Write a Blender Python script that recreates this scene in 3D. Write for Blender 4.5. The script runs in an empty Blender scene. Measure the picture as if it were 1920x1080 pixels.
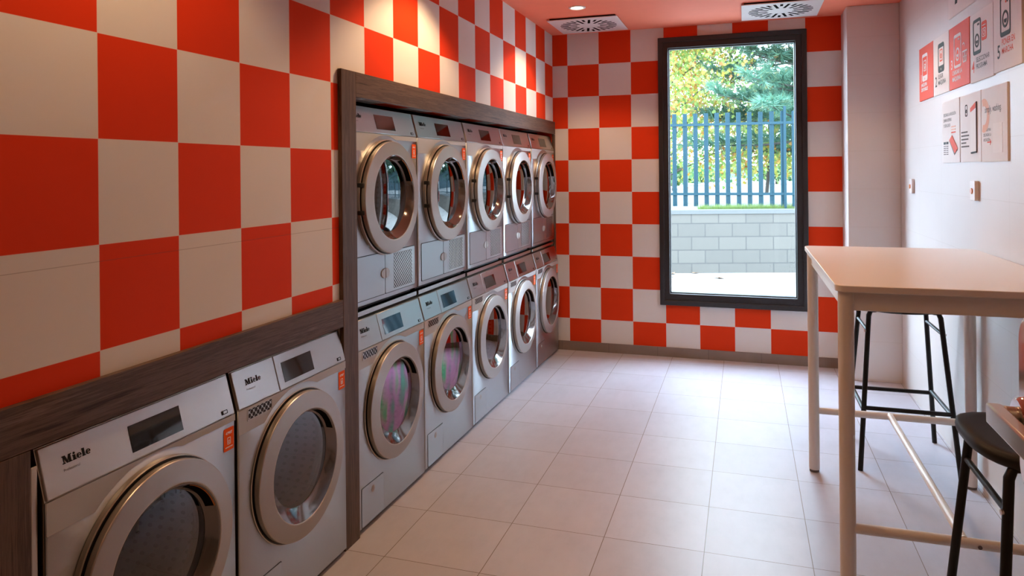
import bpy, math, random
from mathutils import Vector, Matrix
random.seed(7)
D = bpy.data
C = bpy.context.scene.collection
PI = math.pi
T = 0.25                      # wall square, metres
YB = 4.228                    # back wall plane
ZC = 2.5                      # ceiling
XR = 2.425                    # right wall plane
YF = -2.9                     # wall behind the camera

# ------------------------------------------------------------------ materials
def mat(name):
    m = D.materials.new(name); m.use_nodes = True
    nt = m.node_tree; nt.nodes.clear()
    out = nt.nodes.new('ShaderNodeOutputMaterial')
    return m, nt, out
def N(nt, t, **kw):
    n = nt.nodes.new(t)
    for k, v in kw.items():
        if hasattr(n, k): setattr(n, k, v)
    return n
def setin(nt, n, key, v):
    s = n.inputs[key]
    if isinstance(v, bpy.types.NodeSocket): nt.links.new(v, s)
    elif isinstance(v, (tuple, list)): s.default_value = (*v, 1.0) if len(v) == 3 and s.type == 'RGBA' else v
    else: s.default_value = v
def math_(nt, op, a, b=0.0, c=None):
    n = N(nt, 'ShaderNodeMath', operation=op)
    setin(nt, n, 0, a); setin(nt, n, 1, b)
    if c is not None: setin(nt, n, 2, c)
    return n.outputs[0]
def mix(nt, f, a, b):
    n = N(nt, 'ShaderNodeMix', data_type='RGBA')
    setin(nt, n, 0, f); setin(nt, n, 6, a); setin(nt, n, 7, b)
    return n.outputs[2]
def coords(nt):
    g = N(nt, 'ShaderNodeTexCoord'); s = N(nt, 'ShaderNodeSeparateXYZ')
    nt.links.new(g.outputs['Object'], s.inputs[0])
    return g.outputs['Object'], s.outputs[0], s.outputs[1], s.outputs[2]
def noise(nt, vec, scale, detail=3.0, rough=0.5, stretch=None):
    if stretch:
        mp = N(nt, 'ShaderNodeMapping'); nt.links.new(vec, mp.inputs['Vector']); mp.inputs['Scale'].default_value = stretch
        vec = mp.outputs[0]
    n = N(nt, 'ShaderNodeTexNoise'); nt.links.new(vec, n.inputs['Vector'])
    n.inputs['Scale'].default_value = scale; n.inputs['Detail'].default_value = detail; n.inputs['Roughness'].default_value = rough
    return n.outputs['Fac']
def ramp(nt, fac, stops):
    r = N(nt, 'ShaderNodeValToRGB'); nt.links.new(fac, r.inputs[0])
    e = r.color_ramp.elements
    while len(e) < len(stops): e.new(0.5)
    for i, (p, c) in enumerate(stops):
        e[i].position = p; e[i].color = (*c, 1.0) if len(c) == 3 else c
    return r.outputs[0]
def principled(nt, out, color, rough=0.5, metal=0.0, **kw):
    p = N(nt, 'ShaderNodeBsdfPrincipled')
    setin(nt, p, 'Base Color', color); setin(nt, p, 'Roughness', rough); setin(nt, p, 'Metallic', metal)
    for k, v in kw.items(): setin(nt, p, k.replace('_', ' '), v)
    nt.links.new(p.outputs[0], out.inputs[0])
    return p
def bump(nt, p, h, strength=0.2, dist=0.01):
    b = N(nt, 'ShaderNodeBump'); nt.links.new(h, b.inputs['Height'])
    b.inputs['Strength'].default_value = strength; b.inputs['Distance'].default_value = dist
    nt.links.new(b.outputs[0], p.inputs['Normal'])
def plain(name, color, rough=0.5, metal=0.0, vary=0.04, **kw):
    m, nt, out = mat(name)
    v, x, y, z = coords(nt)
    n = noise(nt, v, 14.0)
    dark = tuple(c * (1 - vary) for c in color); lite = tuple(min(1, c * (1 + vary)) for c in color)
    principled(nt, out, mix(nt, n, dark, lite), rough, metal, **kw)
    return m
def line_mask(nt, coord, period, off, width):
    # 1 on thin joint lines
    f = math_(nt, 'FRACT', math_(nt, 'DIVIDE', math_(nt, 'SUBTRACT', coord, off), period))
    a = math_(nt, 'ABSOLUTE', math_(nt, 'SUBTRACT', f, 0.5))
    return math_(nt, 'GREATER_THAN', a, 0.5 - 0.5 * width / period)

RED = (0.68, 0.043, 0.008); WHITE = (0.70, 0.66, 0.63)
def checker_mat(name, axis, off, zoff, seam=None):
    m, nt, out = mat(name)
    v, x, y, z = coords(nt)
    u = (x, y)[axis]
    fu = math_(nt, 'FLOOR', math_(nt, 'DIVIDE', math_(nt, 'SUBTRACT', u, off), T))
    fz = math_(nt, 'FLOOR', math_(nt, 'DIVIDE', math_(nt, 'SUBTRACT', z, zoff), T))
    par = math_(nt, 'FLOORED_MODULO', math_(nt, 'ADD', fu, fz), 2.0)
    n = noise(nt, v, 9.0)
    red = mix(nt, n, tuple(c * .95 for c in RED), RED)
    wht = mix(nt, n, tuple(c * .97 for c in WHITE), WHITE)
    col = mix(nt, math_(nt, 'GREATER_THAN', par, 0.5), red, wht)
    ln = math_(nt, 'MAXIMUM', line_mask(nt, u, T, off, .0016), line_mask(nt, z, T, zoff, .0016))
    col = mix(nt, math_(nt, 'MULTIPLY', ln, .55), col, (0.72, 0.62, 0.56))
    if seam is not None:
        d = math_(nt, 'ABSOLUTE', math_(nt, 'SUBTRACT', z, seam))
        col = mix(nt, math_(nt, 'MULTIPLY', math_(nt, 'LESS_THAN', d, .0011), .35), col, (0.15, 0.08, 0.06))
    p = principled(nt, out, col, 0.55)
    p.inputs['Specular IOR Level'].default_value = 0.09
    return m
M = {}
M['check_left'] = checker_mat('check_left', 1, 0.0, 4.0096 * T - 8 * T, seam=1.213)
M['check_back'] = checker_mat('check_back', 0, 0.4939 * T, 4.0096 * T - 8 * T)

def floor_mat():
    m, nt, out = mat('floor_tiles')
    v, x, y, z = coords(nt)
    s = 1.4965 * T; ox, oy = 0.6852 * T, 4.2338 * T
    ln = math_(nt, 'MAXIMUM', line_mask(nt, x, s, ox, .0028), line_mask(nt, y, s, oy, .0028))
    fx = math_(nt, 'FLOOR', math_(nt, 'DIVIDE', math_(nt, 'SUBTRACT', x, ox), s))
    fy = math_(nt, 'FLOOR', math_(nt, 'DIVIDE', math_(nt, 'SUBTRACT', y, oy), s))
    cmb = N(nt, 'ShaderNodeCombineXYZ'); nt.links.new(fx, cmb.inputs[0]); nt.links.new(fy, cmb.inputs[1])
    wn = N(nt, 'ShaderNodeTexWhiteNoise'); nt.links.new(cmb.outputs[0], wn.inputs['Vector'])
    n1 = noise(nt, v, 4.0, 6.0, .7); n2 = noise(nt, v, 22.0, 4.0, .6, (1, .35, 1))
    f = math_(nt, 'ADD', math_(nt, 'MULTIPLY', n1, .6), math_(nt, 'MULTIPLY', n2, .4))
    col = ramp(nt, f, [(.25, (.415, .413, .475)), (.5, (.475, .472, .540)), (.75, (.515, .512, .580))])
    tint = math_(nt, 'ADD', .94, math_(nt, 'MULTIPLY', wn.outputs['Value'], .08))
    mm = N(nt, 'ShaderNodeMix', data_type='RGBA', blend_type='MULTIPLY'); setin(nt, mm, 0, 1.0); setin(nt, mm, 6, col)
    gry = N(nt, 'ShaderNodeCombineColor'); [nt.links.new(tint, gry.inputs[i]) for i in range(3)]
    nt.links.new(gry.outputs[0], mm.inputs[7])
    col = mix(nt, ln, mm.outputs[2], (.16, .12, .10))
    p = principled(nt, out, col, math_(nt, 'ADD', .33, math_(nt, 'MULTIPLY', n1, .05)), 0, Specular_IOR_Level=.36)
    bump(nt, p, math_(nt, 'SUBTRACT', 1.0, ln), .25, .002)
    return m
M['floor'] = floor_mat()
def white_tile(name, axis, off):
    m, nt, out = mat(name)
    v, x, y, z = coords(nt)
    u = (x, y)[axis]
    ln = math_(nt, 'MAXIMUM', line_mask(nt, u, .5, off, .002), line_mask(nt, z, .253, .014, .002))
    n = noise(nt, v, 5.0)
    col = mix(nt, n, (.63, .585, .565), (.66, .62, .60))
    col = mix(nt, math_(nt, 'MULTIPLY', ln, .5), col, (.50, .44, .40))
    p = principled(nt, out, col, .42)
    p.inputs['Specular IOR Level'].default_value = 0.22
    bump(nt, p, math_(nt, 'SUBTRACT', 1.0, ln), .4, .002)
    return m
M['tile_right'] = white_tile('tile_right', 1, 1.93)
M['tile_column'] = white_tile('tile_column', 0, 2.425)
M['ceiling'] = plain('ceiling_red', (.92, .25, .145), .7)
M['white_wall'] = plain('white_wall', (.62, .56, .52), .7)
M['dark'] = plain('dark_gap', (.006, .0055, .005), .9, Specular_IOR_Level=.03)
def wood(name, stretch):
    m, nt, out = mat(name)
    v, x, y, z = coords(nt)
    n = noise(nt, v, 3.2, 6.0, .6, stretch); n2 = noise(nt, v, 16.0, 5.0, .7, stretch)
    f = math_(nt, 'ADD', math_(nt, 'MULTIPLY', n, .6), math_(nt, 'MULTIPLY', n2, .4))
    col = ramp(nt, f, [(.36, (.030, .016, .010)), (.46, (.120, .074, .050)), (.54, (.058, .034, .023)), (.66, (.190, .125, .090))])
    p = principled(nt, out, col, .45, 0, Specular_IOR_Level=.28)
    bump(nt, p, n2, .08, .002)
    return m
M['wood_h'] = wood('wood_grain_along', (5.0, .40, 10.0))
M['wood_v'] = wood('wood_grain_up', (5.0, 10.0, .40))
def baseboard():
    m, nt, out = mat('baseboard_tile')
    v, x, y, z = coords(nt)
    ln = line_mask(nt, x, 1.4965 * T, .06, .002)
    col = mix(nt, noise(nt, v, 7.0, 5.0), (.17, .13, .105), (.27, .215, .18))
    principled(nt, out, mix(nt, ln, col, (.09, .07, .06)), .5)
    return m
M['baseboard'] = baseboard()
def steel(name, col=(.60, .60, .60), rough=.27, st=(30, 30, 1.2)):
    m, nt, out = mat(name)
    v, x, y, z = coords(nt)
    n = noise(nt, v, 6.0, 4.0, .6, st); n2 = noise(nt, v, 2.3, 3.0)
    r = math_(nt, 'ADD', rough - .03, math_(nt, 'MULTIPLY', n2, .06))
    c = mix(nt, n2, tuple(k * .93 for k in col), col)
    p = principled(nt, out, c, r, 1.0, Anisotropic=.88)
    tg = N(nt, 'ShaderNodeCombineXYZ'); tg.inputs[2].default_value = 1.0        # horizontal brushing spreads highlights up and down
    nt.links.new(tg.outputs[0], p.inputs['Tangent'])
    return m
M['steel'] = steel('brushed_steel', (.48, .505, .53), .42)
M['steel_panel'] = steel('panel_steel', (.50, .505, .51), .30, (30, 1.2, 30))
M['edge'] = steel('steel_edge', (.52, .46, .40), .34)
M['band'] = plain('grey_plastic', (.40, .40, .40), .40)
M['ring'] = plain('ring_silver', (.40, .375, .355), .40, .70)
M['ring_side'] = plain('ring_side_metal', (.47, .43, .385), .34, .85)
M['funnel'] = plain('funnel_dark', (.19, .172, .166), .12, .85)
M['gasket'] = plain('gasket_rubber', (.035, .032, .03), .5)
M['black'] = plain('black_plastic', (.012, .012, .012), .4)
M['display'] = plain('display_glass', (.006, .006, .007), .04, 0.0, Specular_IOR_Level=.75)
M['ink'] = plain('ink_black', (.010, .009, .009), .6, Specular_IOR_Level=.1)
M['ink_grey'] = plain('ink_grey', (.14, .12, .115), .65, Specular_IOR_Level=.1)
M['orange'] = plain('sticker_orange', (.80, .105, .012), .6, Specular_IOR_Level=.12)
M['amber'] = plain('amber_edge', (.62, .20, .03), .35)
M['print_white'] = plain('print_white', (.80, .76, .74), .65, Specular_IOR_Level=.15)
M['chrome'] = plain('chrome', (.80, .79, .78), .08, 1.0, .01)
M['nickel'] = plain('satin_nickel', (.56, .52, .47), .30, .95)
M['stool_black'] = plain('stool_black', (.010, .0095, .0095), .45, Specular_IOR_Level=.25)
M['seat_black'] = plain('seat_black', (.014, .013, .0125), .5, Specular_IOR_Level=.28)
M['table_top'] = plain('table_laminate', (.76, .71, .67), .30, 0, .01)
M['table_edge'] = plain('table_edge', (.78, .74, .70), .4)
M['table_leg'] = plain('table_metal', (.73, .68, .63), .35)
M['frame_dark'] = plain('window_frame_anthracite', (.022, .021, .022), .38)
M['vent_white'] = plain('vent_white', (.74, .73, .73), .4)
M['sign_white'] = plain('sign_white', (.76, .72, .70), .65, Specular_IOR_Level=.15)
M['sign_orange'] = plain('sign_orange', (.74, .075, .025), .65, Specular_IOR_Level=.15)
M['sign_edge'] = plain('sign_edge', (.78, .40, .22), .4)
M['sign_green'] = plain('sign_dark_green', (.045, .058, .048), .65, Specular_IOR_Level=.1)
M['sign_pale'] = plain('sign_pale_orange', (.80, .48, .36), .65, Specular_IOR_Level=.12)
M['switch'] = plain('switch_white', (.72, .67, .65), .35)
def perforated(name, pitch, rad, base='steel', col=(.60, .60, .60), hole=(.010, .010, .010)):
    m, nt, out = mat(name)
    v, x, y, z = coords(nt)
    u = math_(nt, 'DIVIDE', y, pitch); w = math_(nt, 'DIVIDE', z, pitch)
    def cell(ou):
        a = math_(nt, 'SUBTRACT', math_(nt, 'FRACT', math_(nt, 'ADD', u, ou)), .5)
        b = math_(nt, 'SUBTRACT', math_(nt, 'FRACT', math_(nt, 'ADD', w, ou)), .5)
        return math_(nt, 'SQRT', math_(nt, 'ADD', math_(nt, 'MULTIPLY', a, a), math_(nt, 'MULTIPLY', b, b)))
    d = math_(nt, 'MINIMUM', cell(0.0), cell(0.5))
    h = math_(nt, 'LESS_THAN', d, rad)
    principled(nt, out, mix(nt, h, col, hole), math_(nt, 'ADD', .3, math_(nt, 'MULTIPLY', h, .5)), math_(nt, 'SUBTRACT', 1.0, h))
    return m
M['grille'] = perforated('grille_perforated', .0165, .31)
M['vent_holes'] = perforated('vent_perforated', .0200, .33, col=(.40, .39, .38))
def drum():
    m, nt, out = mat('drum_steel')
    uv = N(nt, 'ShaderNodeTexCoord'); s = N(nt, 'ShaderNodeSeparateXYZ'); nt.links.new(uv.outputs['UV'], s.inputs[0])
    a = math_(nt, 'SUBTRACT', math_(nt, 'FRACT', math_(nt, 'MULTIPLY', s.outputs[0], 60.0)), .5)
    b = math_(nt, 'SUBTRACT', math_(nt, 'FRACT', math_(nt, 'MULTIPLY', s.outputs[1], 12.0)), .5)
    d = math_(nt, 'SQRT', math_(nt, 'ADD', math_(nt, 'MULTIPLY', a, a), math_(nt, 'MULTIPLY', b, b)))
    h = math_(nt, 'LESS_THAN', d, .22)
    principled(nt, out, mix(nt, h, (.16, .155, .15), (.02, .02, .02)), .34, .9)
    return m
M['drum'] = drum()
def pane(name, tint, ior=1.5, film=False, refl=1.0, fi=(3.0, 1.33)):
    # thin clear sheet: straight-through light plus the surface reflection
    m, nt, out = mat(name)
    tr = N(nt, 'ShaderNodeBsdfTransparent'); setin(nt, tr, 'Color', tint)
    fr = N(nt, 'ShaderNodeFresnel'); fr.inputs['IOR'].default_value = ior
    if film:
        v, x, y, z = coords(nt)
        n = noise(nt, v, 4.2, 2.5, .5, (1, 1.5, .8))
        gl = N(nt, 'ShaderNodeBsdfPrincipled')
        setin(nt, gl, 'Base Color', (.0, .0, .0)); setin(nt, gl, 'Metallic', 0.0); setin(nt, gl, 'Roughness', .04)
        setin(nt, gl, 'IOR', fi[0]); setin(nt, gl, 'Thin Film IOR', fi[1])
        nt.links.new(math_(nt, 'ADD', 300.0, math_(nt, 'MULTIPLY', n, 1200.0)), gl.inputs['Thin Film Thickness'])
        ad = N(nt, 'ShaderNodeAddShader'); nt.links.new(tr.outputs[0], ad.inputs[0]); nt.links.new(gl.outputs[0], ad.inputs[1]); nt.links.new(ad.outputs[0], out.inputs[0])
        return m
    else:
        gl = N(nt, 'ShaderNodeBsdfGlossy'); gl.inputs['Roughness'].default_value = 0.0
    ms = N(nt, 'ShaderNodeMixShader')
    nt.links.new(math_(nt, 'MINIMUM', 1.0, math_(nt, 'MULTIPLY', fr.outputs[0], refl)), ms.inputs[0])
    nt.links.new(tr.outputs[0], ms.inputs[1]); nt.links.new(gl.outputs[0], ms.inputs[2])
    nt.links.new(ms.outputs[0], out.inputs[0])
    return m
M['door_glass'] = pane('door_glass', (.22, .22, .23), 1.55, refl=1.9)
M['film_glass'] = pane('door_glass_strained', (.12, .12, .125), 1.55, True, 2.4)
M['window_glass'] = pane('window_glass', (.96, .985, .98), 1.5)
M['clear_glass'] = pane('clear_glass', (.93, .97, .95), 1.5)
def emit(name, col, s):
    m, nt, out = mat(name); e = N(nt, 'ShaderNodeEmission'); setin(nt, e, 'Color', col); e.inputs[1].default_value = s
    nt.links.new(e.outputs[0], out.inputs[0]); return m
M['lamp'] = emit('lamp_lens', (1.0, .80, .52), 14.0)
# outside
def block_mat():
    m, nt, out = mat('concrete_blocks')
    v, x, y, z = coords(nt)
    c = N(nt, 'ShaderNodeCombineXYZ'); nt.links.new(x, c.inputs[0]); nt.links.new(math_(nt, 'ADD', z, .052), c.inputs[1])
    b = N(nt, 'ShaderNodeTexBrick'); nt.links.new(c.outputs[0], b.inputs['Vector'])
    b.inputs['Scale'].default_value = 1.0; b.inputs['Brick Width'].default_value = .405; b.inputs['Row Height'].default_value = .199
    b.inputs['Mortar Size'].default_value = .009; b.inputs['Mortar Smooth'].default_value = .3
    b.inputs['Color1'].default_value = (.036, .0315, .026, 1); b.inputs['Color2'].default_value = (.046, .040, .0325, 1)
    b.inputs['Mortar'].default_value = (.014, .013, .0115, 1)
    n = noise(nt, v, 9.0, 6.0, .7)
    mm = mix(nt, math_(nt, 'MULTIPLY', n, .35), b.outputs['Color'], (.062, .055, .046))
    principled(nt, out, mm, .9)
    return m
M['blocks'] = block_mat()
M['coping'] = plain('concrete_coping', (0.0437, 0.0437, 0.0417), .9, 0, .1)
M['terrace'] = plain('terrace_paving', (0.1760, 0.1680, 0.1600), .9, 0, .06)
M['street'] = plain('street_paving', (0.0672, 0.0672, 0.0651), .9, 0, .12)
M['fence'] = plain('fence_blue', (.0026, .0165, .0235), .6, Specular_IOR_Level=.15)
M['bark'] = plain('bark', (.030, .024, .019), .9, 0, .2)
M['post_white'] = plain('post_white', (0.2700, 0.2700, 0.2580), .7)
def island(name, stops, rough=.6, trans=.4):
    m, nt, out = mat(name)
    g = N(nt, 'ShaderNodeNewGeometry')
    col = ramp(nt, g.outputs['Random Per Island'], stops)
    p = N(nt, 'ShaderNodeBsdfPrincipled'); nt.links.new(col, p.inputs['Base Color']); p.inputs['Roughness'].default_value = rough
    t = N(nt, 'ShaderNodeBsdfTranslucent'); nt.links.new(col, t.inputs[0])
    ms = N(nt, 'ShaderNodeMixShader'); ms.inputs[0].default_value = trans
    nt.links.new(p.outputs[0], ms.inputs[1]); nt.links.new(t.outputs[0], ms.inputs[2]); nt.links.new(ms.outputs[0], out.inputs[0])
    return m
M['maple'] = island('autumn_leaves', [(0, (0.1008, 0.1800, 0.0396)), (.40, (0.1584, 0.2232, 0.0468)), (.64, (0.2736, 0.2376, 0.0396)), (.84, (0.3024, 0.1584, 0.0288)), (1, (0.2160, 0.0720, 0.0216))], .6, .55)
M['yellow'] = island('yellow_leaves', [(0, (0.1296, 0.2016, 0.0432)), (.45, (0.2088, 0.2376, 0.0504)), (.8, (0.3024, 0.2304, 0.0396)), (1, (0.2880, 0.1368, 0.0288))], .6, .55)
M['needle'] = island('pine_needles', [(0, (0.0277, 0.0869, 0.0593)), (.5, (0.0514, 0.1344, 0.0909)), (.9, (0.0790, 0.1660, 0.0949)), (1, (0.1502, 0.1581, 0.0712))], .55, .4)
M['shrub'] = island('shrub_leaves', [(0, (0.0220, 0.0660, 0.0220)), (.6, (0.0572, 0.1232, 0.0396)), (1, (0.1320, 0.1672, 0.0440))])
M['grass'] = island('grass_blades', [(0, (0.0560, 0.1040, 0.0240)), (1, (0.1440, 0.1840, 0.0480))])
M['dryleaf'] = plain('dry_leaf', (0.1200, 0.0680, 0.0360), .8)
M['hill'] = plain('far_woodland', (0.0080, 0.0240, 0.0320), .9, 0, .35)

# ------------------------------------------------------------------ mesh building
class MB:
    def __init__(s): s.v = []; s.f = []; s.m = []; s.mats = []; s.uv = {}
    def slot(s, m):
        if m not in s.mats: s.mats.append(m)
        return s.mats.index(m)
    def add(s, vs, fs, m):
        k = len(s.v); s.v += [tuple(p) for p in vs]; i = s.slot(m)
        for f in fs: s.f.append(tuple(a + k for a in f)); s.m.append(i)
    def box(s, lo, hi, m):
        x0, y0, z0 = lo; x1, y1, z1 = hi
        s.add([(x0,y0,z0),(x1,y0,z0),(x1,y1,z0),(x0,y1,z0),(x0,y0,z1),(x1,y0,z1),(x1,y1,z1),(x0,y1,z1)],
              [(0,3,2,1),(4,5,6,7),(0,1,5,4),(1,2,6,5),(2,3,7,6),(3,0,4,7)], m)
    def prism(s, loop, fn, w0, w1, m):
        n = len(loop)
        vs = [fn(u, v, w0) for u, v in loop] + [fn(u, v, w1) for u, v in loop]
        fs = [tuple(range(n))[::-1], tuple(range(n, 2 * n))] + [(i, (i+1) % n, n + (i+1) % n, n + i) for i in range(n)]
        s.add(vs, fs, m)
    def ringprism(s, outer, inner, fn, w0, w1, m):
        n = len(outer)
        vs = [fn(u, v, w) for w in (w0, w1) for L in (outer, inner) for u, v in L]
        o0, i0, o1, i1 = 0, n, 2 * n, 3 * n; fs = []
        for a in range(n):
            b = (a + 1) % n
            fs += [(o1+a, o1+b, i1+b, i1+a), (o0+b, o0+a, i0+a, i0+b), (o0+a, o0+b, o1+b, o1+a), (i0+b, i0+a, i1+a, i1+b)]
        s.add(vs, fs, m)
    def loft(s, rings, m, close=True, cap0=False, cap1=False):
        n = len(rings[0]); vs = [p for r in rings for p in r]; fs = []
        for k in range(len(rings) - 1):
            for i in range(n if close else n - 1):
                j = (i + 1) % n
                fs.append((k*n+i, k*n+j, (k+1)*n+j, (k+1)*n+i))
        if cap0: fs.append(tuple(range(n))[::-1])
        if cap1: fs.append(tuple(range((len(rings)-1)*n, len(rings)*n)))
        s.add(vs, fs, m)
    def tube(s, pts, r, m, n=14, caps=True):
        pts = [Vector(p) for p in pts]; rings = []
        up = Vector((0, 0, 1))
        for i, p in enumerate(pts):
            if i == 0: d = pts[1] - p
            elif i == len(pts) - 1: d = p - pts[i-1]
            else: d = (pts[i+1] - p).normalized() + (p - pts[i-1]).normalized()
            d.normalize()
            if i == 0:
                a = d.orthogonal().normalized()
            else:
                a = (a - d * a.dot(d)).normalized()
            b = d.cross(a)
            rr = r[i] if isinstance(r, (list, tuple)) else r
            rings.append([p + a * (math.cos(2*PI*k/n) * rr) + b * (math.sin(2*PI*k/n) * rr) for k in range(n)])
        s.loft(rings, m, True, caps, caps)
    def build(s, name, parent=None, bevel=0.0, smooth=True, seg=2, angle=35):
        me = D.meshes.new(name); me.from_pydata(s.v, [], s.f); me.update()
        for m in s.mats: me.materials.append(M[m])
        for p, i in zip(me.polygons, s.m): p.material_index = i
        if smooth:
            for p in me.polygons: p.use_smooth = True
            me.set_sharp_from_angle(angle=math.radians(angle))
        o = D.objects.new(name, me); C.objects.link(o)
        if parent is not None: o.parent = parent
        if bevel:
            b = o.modifiers.new('edge', 'BEVEL'); b.width = bevel; b.segments = seg; b.limit_method = 'ANGLE'; b.angle_limit = math.radians(40)
            b.harden_normals = False
        return o
def tag(o, label=None, cat=None, group=None, kind=None):
    if label: o['label'] = label
    if cat: o['category'] = cat
    if group: o['group'] = group
    if kind: o['kind'] = kind
    return o
def thing(name, label, cat, loc=(0,0,0), rz=0.0, group=None):
    o = D.objects.new(name, None); C.objects.link(o); o.location = loc; o.rotation_euler = (0, 0, rz)
    o.empty_display_size = .05
    return tag(o, label, cat, group)
def copy_tree(o, parent=None):
    c = o.copy(); C.objects.link(c); c.parent = parent
    for ch in [k for k in D.objects if k.parent is o]: copy_tree(ch, c)
    return c
def struct(mb, name, **kw): return tag(mb.build(name, **kw), kind='structure')
def circ(r, n=48, cu=0.0, cv=0.0, a0=0.0, a1=2*PI, end=False):
    k = n if not end else n - 1
    return [(cu + r * math.cos(a0 + (a1-a0) * i / k), cv + r * math.sin(a0 + (a1-a0) * i / k)) for i in range(n)]
def rrect(u0, v0, u1, v1, r, n=5):
    L = []
    for cu, cv, a in ((u1-r, v0+r, -PI/2), (u1-r, v1-r, 0), (u0+r, v1-r, PI/2), (u0+r, v0+r, PI)):
        for i in range(n): 
            t = a + PI/2 * i / (n-1); L.append((cu + r*math.cos(t), cv + r*math.sin(t)))
    return L
def text_mesh(body, size, offset=0.0, align='LEFT', space=1.0):
    cu = D.curves.new('txt', 'FONT'); cu.body = body; cu.size = size; cu.offset = offset; cu.align_x = align
    cu.space_line = space; cu.resolution_u = 3
    o = D.objects.new('txt', cu); C.objects.link(o)
    dg = bpy.context.evaluated_depsgraph_get(); dg.update()
    me = D.meshes.new_from_object(o.evaluated_get(dg))
    vs = [tuple(v.co) for v in me.vertices]; fs = [tuple(p.vertices) for p in me.polygons]
    D.objects.remove(o); D.curves.remove(cu); D.meshes.remove(me)
    return vs, fs
def put_text(mb, body, fn, u, v, size, m, w=.0006, offset=0.0, align='LEFT', space=1.0, sx=1.0):
    vs, fs = text_mesh(body, size, offset, align, space)
    mb.add([fn(u + p[0]*sx, v + p[1], w) for p in vs], fs, m)

# ------------------------------------------------------------------ room
f = MB(); f.box((-.9, YF-.2, -.12), (XR+.2, YB+.1, 0), 'floor'); struct(f, 'floor', smooth=False)
f = MB(); f.box((-.9, YF-.2, ZC), (XR+.2, YB+.2, ZC+.12), 'ceiling'); struct(f, 'ceiling', smooth=False)
Y0, Y1, Y2, Y3 = -.185, 1.045, 1.15, 4.19
f = MB(); L = 'check_left'
f.box((-.12, YF, 0), (0, Y0, ZC), L); f.box((-.12, Y0, .86), (0, Y1, ZC), L); f.box((-.12, Y1, 0), (0, Y2, ZC), L)
f.box((-.12, Y2, 1.72), (0, Y3, ZC), L); f.box((-.12, Y3, 0), (0, YB, ZC), L)
# recess behind the machines
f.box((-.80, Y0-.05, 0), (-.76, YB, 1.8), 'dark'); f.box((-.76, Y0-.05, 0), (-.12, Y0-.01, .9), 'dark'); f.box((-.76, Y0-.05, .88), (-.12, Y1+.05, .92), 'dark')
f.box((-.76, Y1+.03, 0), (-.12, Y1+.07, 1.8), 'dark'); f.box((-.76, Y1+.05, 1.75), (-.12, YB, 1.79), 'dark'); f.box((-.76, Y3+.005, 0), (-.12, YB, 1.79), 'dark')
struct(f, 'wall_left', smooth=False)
WX0, WX1, WZ0, WZ1 = .875, 1.84, .44, 2.375           # hole in the back wall
f = MB(); L = 'check_back'
f.box((-.12, YB, 0), (WX0, YB+.16, ZC), L); f.box((WX1, YB, 0), (XR+.15, YB+.16, ZC), L)
f.box((WX0, YB, 0), (WX1, YB+.16, WZ0), L); f.box((WX0, YB, WZ1), (WX1, YB+.16, ZC), L)
struct(f, 'wall_back', smooth=False)
f = MB(); f.box((XR, YF, 0), (XR+.15, YB, ZC), 'tile_right'); struct(f, 'wall_right', smooth=False)
f = MB(); f.box((-.12, YF-.15, 0), (XR+.15, YF, ZC), 'white_wall'); struct(f, 'wall_front', smooth=False)
f = MB(); f.box((2.108, 3.94, 0), (XR, YB, ZC), 'tile_column'); struct(f, 'wall_corner', smooth=False, bevel=.004)
f = MB(); f.box((.02, YB-.009, 0), (2.108, YB, .072), 'baseboard'); struct(f, 'baseboard_back', smooth=False, bevel=.001)

# window
win = D.objects.new('window_1', None); C.objects.link(win); win.location = (1.357, YB, .39); tag(win, kind='structure')
def W_(o): o.location = (-1.357, -YB, -.39); return o
def rect(u0, v0, u1, v1): return [(u0, v0), (u1, v0), (u1, v1), (u0, v1)]
fr = MB(); fx = lambda u, v, w: (u, YB - w, v)
fr.ringprism(rect(.832, .394, 1.882, 2.420), rect(.868, .432, 1.846, 2.382), fx, -.10, .022, 'frame_dark')
fr.ringprism(rect(.866, .430, 1.848, 2.384), rect(.906, .482, 1.804, 2.340), fx, -.08, .012, 'frame_dark')
W_(tag(fr.build('window_frame', win, bevel=.004, smooth=False)))
fr = MB(); fr.ringprism(rect(.904, .480, 1.806, 2.342), rect(.913, .490, 1.797, 2.332), fx, -.060, -.012, 'frame_dark'); W_(fr.build('glazing_bead', win, smooth=False, bevel=.002))
g = MB(); g.add([(.90, YB+.035, .478), (1.81, YB+.035, .478), (1.81, YB+.035, 2.344), (.90, YB+.035, 2.344)], [(0, 1, 2, 3)], 'window_glass')
W_(g.build('window_glass', win, smooth=False))

# wooden surround of the machine stack
su = thing('wooden_surround', 'tall grey-brown wood-grain frame enclosing the stacked machines', 'frame', (0, 2.6, 0))
def P_(o, root): o.location = -root.location; return o
XS = .018
s = MB(); s.box((0.0006, Y1, 0), (XS, Y2, 1.809), 'wood_v'); P_(s.build('post', su, bevel=.0015, smooth=False), su)
s = MB(); s.box((0.0006, Y3-.004, .0), (XS, YB-.001, 1.708), 'wood_v'); P_(s.build('post', su, bevel=.0015, smooth=False), su)
s = MB(); s.box((0.0006, Y2, 1.711), (XS, YB-.001, 1.809), 'wood_h'); P_(s.build('header', su, bevel=.0015, smooth=False), su)
fa = thing('wooden_counter_front', 'low dark wood-grain trim above the two front machines', 'frame', (0, .2, 0))
s = MB(); s.box((0.0006, YF+.6, .841), (XS, Y1-.001, .943), 'wood_h'); P_(s.build('fascia_board', fa, bevel=.0015, smooth=False), fa)
s = MB(); s.box((0.0006, YF+.6, 0), (XS, Y0-.003, .840), 'wood_v'); P_(s.build('end_panel', fa, bevel=.0015, smooth=False), fa)
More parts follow.
